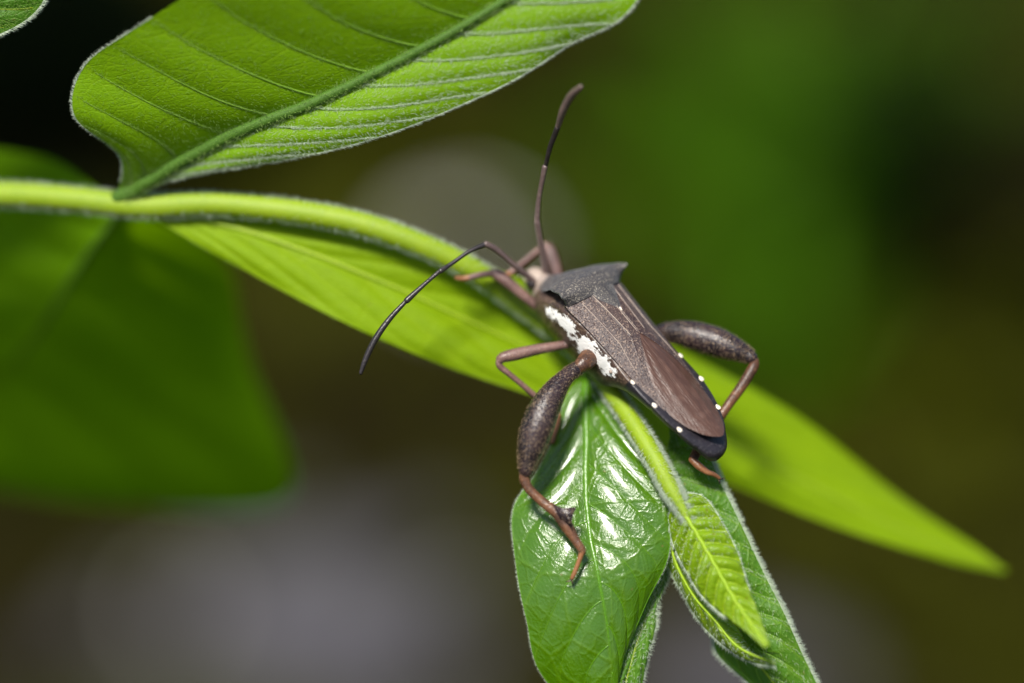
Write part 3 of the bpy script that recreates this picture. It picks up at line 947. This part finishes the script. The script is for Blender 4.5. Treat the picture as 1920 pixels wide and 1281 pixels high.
# antennae: first segment is the part, the others hang from it
a1 = [(1024, 541, 0.78, 14), (1008, 532, 0.72, 12), (965, 498, 0.5, 11), (932, 470, 0.36, 13), (911, 458, 0.28, 12)]
ant = limb('antenna', a1, M_ANT, bug, seed=1)
ant['label'] = 'antenna bent at the elbow and curving down over the long leaf'
limb('antenna_segment', [(910, 458, 0.28, 11), (880, 472, 0.22, 8), (845, 496, 0.16, 8), (826, 508, 0.12, 11)], M_ANTD, ant, seed=2)
limb('antenna_segment', [(824, 509, 0.12, 8), (795, 534, 0.07, 8), (763, 564, 0.03, 12)], M_ANTD, ant, seed=3)
limb('antenna_segment', [(760, 566, 0.03, 8), (730, 599, 0.0, 11), (703, 638, -0.02, 12), (685, 675, -0.02, 11), (676, 700, -0.02, 7)], M_ANTD, ant, seed=4)
bristles(ant, a1, 160, 0.02, 91, M_BRIS)
a2 = [(1030, 534, 0.82, 15), (1024, 520, 0.76, 14), (1016, 470, 0.58, 12), (1007, 415, 0.4, 12)]
ant = limb('antenna', a2, M_ANT, bug, seed=5)
ant['label'] = 'antenna standing straight up above the head'
limb('antenna_segment', [(1007, 413, 0.4, 11), (1011, 370, 0.3, 9), (1022, 314, 0.14, 11)], M_ANT, ant, seed=6)
limb('antenna_segment', [(1023, 312, 0.14, 8), (1032, 275, 0.0, 10), (1045, 240, -0.15, 11)], M_ANTD, ant, seed=7)
limb('antenna_segment', [(1046, 238, -0.15, 10), (1057, 205, -0.35, 14), (1071, 180, -0.5, 14), (1088, 163, -0.65, 9)], M_ANT, ant, seed=8)

# beak
limb('beak', [(1030, 556, 0.98, 12), (1034, 590, 1.05, 9), (1038, 626, 1.02, 7)], M_TARS, bug, seed=9)


def claws(parent, p0, p1, dz, mat):
    d = np.array(p1, float) - np.array(p0, float)
    d /= np.linalg.norm(d)
    q = np.array([-d[1], d[0]])
    for s in (-1, 1):
        e1 = np.array(p1) + d * 6 + q * s * 4
        e2 = np.array(p1) + d * 9 + q * s * 8
        limb('claw', [(*p1, dz, 4), (*e1, dz, 3), (*e2, dz + 0.03, 1.5)], mat, parent, n=10, ns=7)


# hind leg on the near side: coxa, trochanter, club-shaped femur
f1 = [(1122, 660, 0.30, 40), (1104, 674, 0.16, 36), (1093, 684, 0.08, 26), (1084, 690, 0.04, 27), (1062, 706, -0.02, 31), (1042, 730, -0.08, 44), (1022, 764, -0.14, 58), (1008, 800, -0.18, 62),
      (997, 835, -0.2, 53), (990, 864, -0.2, 38), (987, 882, -0.2, 30)]
leg = limb('leg', f1, M_LEG, bug, n=70, ns=28, seed=11)
leg['label'] = 'swollen hind leg standing on the glossy leaf'
bristles(leg, f1[3:], 1500, 0.022, 92, M_BRIS)
fan = np.array([P(1036, 946, -0.27), P(1056, 953, -0.29), P(1081, 951, -0.30), P(1075, 964, -0.30), P(1072, 980, -0.29), P(1074, 1000, -0.27), P(1050, 975, -0.27)])
fl = np.vstack([fan + FW * 0.012, fan - FW * 0.012])
k_ = len(fan)
ff = [[i, (i + 1) % k_, k_ + (i + 1) % k_, k_ + i] for i in range(k_)]
ctr = len(fl)
fl = np.vstack([fl, [fan.mean(0) + FW * 0.02], [fan.mean(0) - FW * 0.02]])
ff += [[i, (i + 1) % k_, ctr, ctr] for i in range(k_)] + [[k_ + i, k_ + (i + 1) % k_, ctr + 1, ctr + 1] for i in range(k_)]
t1 = [(985, 884, -0.2, 23), (984, 898, -0.2, 20), (993, 918, -0.21, 17), (1018, 942, -0.22, 18), (1044, 962, -0.23, 22), (1062, 986, -0.24, 24), (1077, 1010, -0.25, 17), (1089, 1028, -0.26, 15), (1093, 1036, -0.26, 11)]
tib = limb('tibia', t1, M_TIB, leg, n=60, ns=18, flat=0.8, seed=12)
ffa = np.array([f[:3] for f in ff] + [[f[0], f[2], f[3]] for f in ff[:k_]])
mesh_obj('tibia_flange', fl, ffa, M_LEG, leg, smooth=False)
bristles(leg, t1, 350, 0.018, 93, M_BRIS)
tar = limb('tarsus', [(1092, 1034, -0.26, 11), (1086, 1052, -0.25, 9), (1078, 1073, -0.235, 9), (1073, 1084, -0.225, 8)], M_TARS, leg, ns=12, seed=13)
claws(leg, (1078, 1074), (1072, 1086), -0.22, M_LEG)

limb('trochanter', [(1104, 672, 0.12, 37), (1096, 680, 0.06, 33), (1088, 687, 0.03, 29)], M_TIB, leg, n=14, ns=20, seed=41)
limb('pleural_lobe', [(1168, 690, 0.02, 20), (1156, 690, 0.0, 16), (1147, 697, -0.01, 9)], M_HEAD, bug, n=14, ns=12, seed=42)

# hind leg on the far side
f2 = [(1205, 648, 0.75, 30), (1240, 626, 0.62, 36), (1270, 624, 0.56, 46), (1305, 630, 0.5, 56), (1345, 642, 0.44, 56), (1376, 654, 0.4, 46), (1398, 664, 0.38, 33), (1408, 670, 0.36, 26)]
leg = limb('leg', f2, M_LEG, bug, n=60, ns=28, seed=14)
leg['label'] = 'swollen hind leg raised beside the wing'
bristles(leg, f2[1:], 900, 0.02, 94, M_BRIS)
t2 = [(1410, 668, 0.35, 20), (1414, 684, 0.35, 20), (1404, 703, 0.34, 20), (1385, 732, 0.33, 20), (1362, 765, 0.32, 18), (1338, 800, 0.28, 18), (1316, 832, 0.14, 20), (1300, 860, 0.06, 18)]
limb('tibia', t2, M_TIB, leg, n=50, ns=16, flat=0.85, seed=15)
limb('tarsus', [(1298, 862, 0.05, 14), (1312, 875, 0.03, 15), (1326, 885, 0.03, 12), (1337, 889, 0.05, 10), (1347, 896, 0.09, 8)], M_TARS, leg, seed=16)
claws(leg, (1337, 889), (1347, 897), 0.09, M_LEG)

# middle leg, near side
f3 = [(1090, 640, 0.5, 22), (1075, 644, 0.42, 17), (1040, 650, 0.36, 18), (1000, 657, 0.32, 21), (965, 665, 0.28, 23), (944, 670, 0.26, 20), (937, 676, 0.26, 15)]
leg = limb('leg', f3, M_LEG2, bug, n=50, ns=16, seed=17)
leg['label'] = 'slim middle leg bent at the knee over the long leaf'
bristles(leg, f3, 260, 0.018, 95, M_BRIS)
limb('tibia', [(937, 672, 0.26, 14), (937, 686, 0.27, 13), (955, 702, 0.3, 11), (985, 727, 0.36, 11), (1015, 752, 0.42, 11), (1044, 780, 0.46, 12)], M_LEG2, leg, n=40, ns=12, seed=18)
limb('tarsus', [(1046, 780, 0.46, 14), (1044, 798, 0.46, 12), (1040, 812, 0.46, 10), (1036, 828, 0.47, 9)], M_TARS, leg, seed=19)
claws(leg, (1040, 812), (1036, 828), 0.47, M_LEG)

# middle leg, far side, reaching for the stem below the body
f4 = [(1120, 590, 1.1, 22), (1112, 560, 1.25, 20), (1105, 548, 1.4, 18)]
leg = limb('leg', f4, M_LEG2, bug, n=30, ns=14, seed=20)
limb('tibia', [(1105, 548, 1.4, 13), (1090, 580, 1.35, 12), (1075, 615, 1.2, 12)], M_LEG2, leg, n=30, ns=12)
limb('tarsus', [(1075, 615, 1.2, 10), (1068, 625, 1.14, 9), (1060, 630, 1.08, 8)], M_TARS, leg)

# front legs
f5 = [(1060, 606, 0.8, 18), (1045, 602, 0.76, 15), (1015, 582, 0.72, 17), (975, 549, 0.68, 21), (950, 528, 0.66, 23), (930, 515, 0.65, 20), (923, 512, 0.65, 15)]
leg = limb('leg', f5, M_LEG2, bug, n=50, ns=16, seed=23)
leg['label'] = 'slim front leg reaching along the stem'
limb('tibia', [(930, 513, 0.65, 15), (915, 513, 0.63, 13), (895, 517, 0.61, 12), (880, 521, 0.6, 12)], M_LEG2, leg, seed=24)
limb('tarsus', [(880, 521, 0.6, 12), (868, 523, 0.61, 11), (856, 522, 0.64, 8)], M_TARS, leg, seed=25)
f6 = [(1062, 545, 0.95, 24), (1048, 528, 0.95, 25), (1038, 495, 0.97, 28), (1030, 470, 1.0, 27), (1022, 461, 1.0, 17)]
leg = limb('leg', f6, M_LEG2, bug, n=50, ns=16, seed=26)
leg['label'] = 'front leg folded upright behind the standing antenna'
limb('tibia', [(1022, 460, 1.0, 13), (1010, 468, 0.97, 12), (985, 490, 0.9, 13), (958, 512, 0.82, 13)], M_LEG2, leg, seed=27)
limb('tarsus', [(958, 512, 0.82, 12), (945, 519, 0.79, 11), (930, 524, 0.76, 8)], M_TARS, leg, seed=28)

# small orange speck of a mite on the bud
mv, mf = tube_geo(np.array([P(1244, 912, -0.09), P(1247, 914, -0.1), P(1250, 917, -0.09)]), np.array([0.014, 0.02, 0.013]), 10)
mt = mesh_obj('mite', mv, mf, done(shell_material('mite_skin', (0.6, 0.16, 0.02), (0.8, 0.3, 0.1), (0.4, 0.1, 0.02), sc=80)))
mt['label'] = 'tiny orange mite on the stem just above the bud'
mt['category'] = 'mite'

# ------------------------------------------------------------------ the place behind
M_HERB = [plain_leafy('herb_leaf', (0.075, 0.19, 0.0005), (0.12, 0.32, 0.0005), 0.35, 0.5, 0.3, 0.3),
          plain_leafy('olive_leaf', (0.085, 0.095, 0.0005), (0.15, 0.165, 0.0005), 0.35, 0.5, 0.3, 0.3)]
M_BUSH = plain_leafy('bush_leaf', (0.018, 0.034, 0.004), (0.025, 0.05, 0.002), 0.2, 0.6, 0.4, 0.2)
NB = NT('bark')
c_ = NB.mix(NB.noise(NB.obj(), 0.7, 5.0), (0.05, 0.035, 0.022), (0.018, 0.013, 0.009))
pr = NB.n('ShaderNodeBsdfPrincipled', {'Base Color': c_, 'Roughness': 0.9})
NB.t.links.new(pr.outputs[0], NB.out.inputs[0])
M_BARK = NB.m
NS = NT('pale_stone')
c_ = NS.mix(NS.noise(NS.obj(), 0.35, 5.0), (0.085, 0.08, 0.093), (0.04, 0.038, 0.045))
bp = NS.n('ShaderNodeBump', {'Height': NS.noise(NS.obj(), 1.5, 5.0), 'Strength': 0.5, 'Distance': 0.4})
pr = NS.n('ShaderNodeBsdfPrincipled', {'Base Color': c_, 'Roughness': 0.85, 'Normal': bp.outputs[0]})
NS.t.links.new(pr.outputs[0], NS.out.inputs[0])
M_STONE = NS.m

NW = NT('white_pebble')
c_ = NW.mix(NW.noise(NW.obj(), 0.9, 5.0), (0.78, 0.76, 0.7), (0.6, 0.58, 0.52))
pr = NW.n('ShaderNodeBsdfPrincipled', {'Base Color': c_, 'Roughness': 0.5})
NW.t.links.new(pr.outputs[0], NW.out.inputs[0])
M_WHITE = NW.m

# one blade-shaped leaf, shared by all herbs (length 1, arching)
tq = np.linspace(0, 1, 11)
wq = 0.5 * np.sin(np.pi * tq ** 0.8) ** 0.9 + 0.004
hv = []
for t, w in zip(tq, wq):
    for s in (-1, -0.5, 0, 0.5, 1):
        hv.append((s * w * 0.26, t * 0.55, 0.95 * t - 0.42 * t * t + 0.05 * abs(s)))
HERB_V, HERB_F = np.array(hv), grid_faces(11, 5)
herb_mesh = {}


def herb(base, H, n, label, kind, spread=1.0, seed=0, group=None):
    r = random.Random(seed)
    root = empty('ground_plant', base, label, 'plant', group)
    V, F = tube_geo(np.array([[0, 0, -1.0], [0.3, 0, H * 0.15], [0.0, 0.4, H * 0.42]]), np.array([0.5, 0.4, 0.2]), 8)
    sobj = mesh_obj('stalk', V, F, M_HERB[kind])
    sobj.parent = root
    for i in range(n):
        if kind not in herb_mesh:
            o = mesh_obj('leaf', HERB_V, HERB_F, M_HERB[kind])
            herb_mesh[kind] = o.data
        else:
            o = bpy.data.objects.new('leaf', herb_mesh[kind])
            col.objects.link(o)
        o.parent = root
        L_ = H * r.uniform(0.55, 1.05)
        o.location = (r.uniform(-0.5, 0.5), r.uniform(-0.5, 0.5), r.uniform(0, H * 0.35))
        o.rotation_euler = (r.uniform(-0.25, 0.35) - 0.25 / spread + 0.25, 0, i * 2.4 + r.uniform(-0.4, 0.4))
        o.scale = (L_ * 0.8 * spread, L_ * spread, L_)
    return root


def tree(base, crown, rad, n, label, seed, tr=1.6):  # added so that the crown, out of view, shades the background
    """added shade tree: leaning trunk with limbs, unseen crown of leaf faces high above the picture"""
    r = np.random.default_rng(seed)
    root = empty('shade_tree', base, label, 'tree', 'added shade trees behind the shoot')
    cr = np.asarray(crown, float) - np.asarray(base, float)
    p = np.array([[0, 0, -3.0], cr * 0.05 + [0, 0, cr[2] * 0.25], cr * 0.4 + [0, 0, cr[2] * 0.22], cr])
    V, F = tube_geo(wobble(spline(p, np.linspace(0, 1, 30)), 0.5, 0.1, seed), np.linspace(tr, tr * 0.3, 30), 12)
    o = mesh_obj('trunk', V, F, M_BARK)
    o.parent = root
    for k in range(6):
        e = cr + r.normal(0, 0.5, 3) * np.array(rad)
        q = np.array([cr * 0.62 + [0, 0, cr[2] * 0.16], (cr * 0.8 + e * 0.2) + [0, 0, 2], e])
        V, F = tube_geo(spline(q, np.linspace(0, 1, 10)), np.linspace(tr * 0.45, 0.2, 10), 8)
        o = mesh_obj('limb', V, F, M_BARK)
        o.parent = root
    d = nrm(r.normal(size=(n, 3)))
    q = r.uniform(0.1, 1.0, (n, 1)) ** 0.5 * (1 + 0.2 * np.sin(d[:, :1] * 7 + 1) * np.cos(d[:, 2:] * 6))
    c = d * q * np.array(rad) + cr
    a = nrm(r.normal(size=(n, 3)) * np.array([1, 1, 0.35]))
    b = nrm(np.cross(a, r.normal(size=(n, 3)) * 0.5 + np.array([0, 0, 1.0])))
    L = r.uniform(4, 8, (n, 1))
    up = np.cross(a, b)
    V = np.stack([c - a * L * 0.5, c + b * L * 0.24 + up * 0.3, c + a * L * 0.5, c - b * L * 0.24 + up * 0.3], 1).reshape(-1, 3)
    o = mesh_obj('crown', V, np.arange(4 * n).reshape(-1, 4), M_BUSH, smooth=False)
    o.parent = root


tree((-56, 262, 0), (-82, 190, 108), (40, 40, 24), 3600, 'added shade tree with unseen crown behind the upper leaf', 1)
tree((37, 214, 0), (17, 150, 106), (16, 22, 16), 1300, 'added shade tree with unseen crown behind the raised hind leg', 3)
tree((14, 262, 0), (-14, 190, 112), (13, 18, 12), 800, 'thin added shade tree with unseen crown behind the standing antenna', 2, 1.2)



def bush(base, rad, n, label, seed):  # added dark foliage that deepens the shade of the background
    r = np.random.default_rng(seed)
    root = empty('shade_bush', base, label, 'bush')
    for k in range(6):
        e = r.normal(0, 0.45, 3) * np.array([rad[0], rad[1], 0]) + np.array([0, 0, rad[2] * r.uniform(0.8, 1.4)])
        p = np.array([[r.normal(0, 1), r.normal(0, 1), -2.0], e * [0.3, 0.3, 0.5], e])
        V, F = tube_geo(spline(p, np.linspace(0, 1, 9)), np.linspace(0.8, 0.25, 9), 8)
        o = mesh_obj('branch', V, F, M_BARK)
        o.parent = root
    d = nrm(r.normal(size=(n, 3)))
    c = d * r.uniform(0.2, 1.0, (n, 1)) ** 0.5 * np.array(rad) + np.array([0, 0, rad[2] * 0.95])
    a = nrm(r.normal(size=(n, 3)) * np.array([1, 1, 0.5]))
    b = nrm(np.cross(a, r.normal(size=(n, 3)) * 0.5 + np.array([0, 0, 1.0])))
    L = r.uniform(2.5, 5, (n, 1))
    up = np.cross(a, b)
    V = np.stack([c - a * L * 0.5, c + b * L * 0.24 + up * 0.2, c + a * L * 0.5, c - b * L * 0.24 + up * 0.2], 1).reshape(-1, 3)
    o = mesh_obj('crown', V, np.arange(4 * n).reshape(-1, 4), M_BUSH, smooth=False)
    o.parent = root


bush((-44, 240, 0), (17, 15, 13), 1500, 'low dark bush added to deepen the shade behind the upper leaf', 61)
bush((-37, 176, 0), (9, 9, 8), 700, 'low dark bush added to deepen the shade behind the lower edge of the left leaf', 63)
bush((32, 208, 0), (8, 9, 12), 800, 'dark bush added to deepen the shade behind the raised hind leg', 62)

r0 = random.Random(5)
spots = [  # photo pixel of the foot, height cm, leaves, kind
    (1380, 660, 30, 12, 0), (1430, 440, 26, 12, 0), (1560, 300, 18, 11, 0), (1390, 860, 22, 10, 0), (1300, 330, 12, 9, 1),
    (620, 700, 12, 10, 1), (760, 420, 12, 10, 1), (900, 560, 9, 9, 1), (1120, 150, 12, 10, 1), (1870, 760, 16, 12, 1),
    (1760, 960, 12, 11, 1), (1880, 240, 14, 10, 0), (1620, 1080, 10, 10, 1), (880, 860, 9, 9, 1), (1720, 160, 16, 10, 0), (560, 640, 10, 9, 1), (1470, 560, 24, 11, 0), (1330, 520, 16, 10, 0), (1500, 180, 18, 10, 0), (1010, 330, 11, 10, 1), (1480, 1080, 9, 9, 1), (1850, 1120, 9, 9, 1)]
for i, (px, py, H, n_, kd) in enumerate(spots):
    herb(ground_at(px, py), H, n_, 'blurred %s ground plant growing on the dark soil' % (('green', 'olive')[kd]), kd, seed=i, group='%s ground plants behind the shoot' % (('green', 'olive')[kd]))

# white pebbles added among the stones to blur into discs of light
def pebble(px, py, size):
    o = bpy.data.objects.new('stone', ws.data)
    col.objects.link(o)
    o.location = tuple(ground_at(px, py) + np.array([0, 0, size * 0.3]))
    o.scale = (size, size, size * 0.85)
    o.rotation_euler = (0, 0, r0.uniform(0, 6.28))
    o['label'] = 'small white pebble added among the grey stones for a blurred disc of light'
    o['category'] = 'stone'
    o['group'] = 'white pebbles added for blurred discs of light'


# pale stones
stone_meshes = []
for k in range(4):
    r = np.random.default_rng(40 + k)
    ph, la = np.meshgrid(np.linspace(0, 2 * math.pi, 20, endpoint=False), np.linspace(-1.55, 1.55, 11))
    d = np.stack([np.cos(la) * np.cos(ph), np.cos(la) * np.sin(ph), np.sin(la)], -1).reshape(-1, 3)
    V = d * np.array([1.0, 0.8, 0.55])
    V = wobble(V, 0.09, 2.2, 50 + k)
    stone_meshes.append((V, grid_faces(11, 20, True)))
sm = [None] * 4


def stone(base, size, label, i, group):
    k = i % 4
    if sm[k] is None:
        o = mesh_obj('stone', *stone_meshes[k], M_STONE)
        sm[k] = o.data
    else:
        o = bpy.data.objects.new('stone', sm[k])
        col.objects.link(o)
    o.location = (base[0], base[1], base[2] + size * 0.3)
    o.scale = (size, size, size)
    o.rotation_euler = (0, 0, r0.uniform(0, 6.28))
    o['label'] = label
    o['category'] = 'stone'
    if group:
        o['group'] = group


stones = [(560, 1180, 6.0), (620, 1260, 7.0), (690, 1120, 3.5), (480, 1090, 3.0), (800, 1060, 2.6), (380, 1240, 3.5), (720, 1290, 5.0), (250, 1180, 2.2), (830, 1200, 2.5), (540, 1000, 2.0), (160, 1270, 2.4)]
for i, (px, py, s) in enumerate(stones):
    stone(ground_at(px, py), s, 'pale grey stone lying on the dark soil below the left leaf', i, 'pale stones below the left leaf')
for i, (px, py, s) in enumerate([(1290, 1290, 3.4), (1400, 1270, 3.2), (1500, 1310, 3.2), (1330, 1390, 4.0)]):
    stone(ground_at(px, py), s, 'pale stone on the soil behind the folded leaf', i + 1, 'pale stones behind the folded leaf')
ws = mesh_obj('stone', stone_meshes[2][0], stone_meshes[2][1], M_WHITE)  # added bright pebble, out of focus it spreads into a pale disc
ws.location = tuple(ground_at(875, 500) + np.array([0, 0, 1.0]))
ws.scale = (4.2, 4.2, 3.6)
ws['label'] = 'white pebble added for the blurred disc of light behind the curved antenna'
ws['category'] = 'stone'
for q in ((650, 1190, 1.5), (770, 1080, 1.1), (470, 1230, 1.1), (860, 1160, 1.0), (330, 1150, 0.8)):
    pebble(*q)
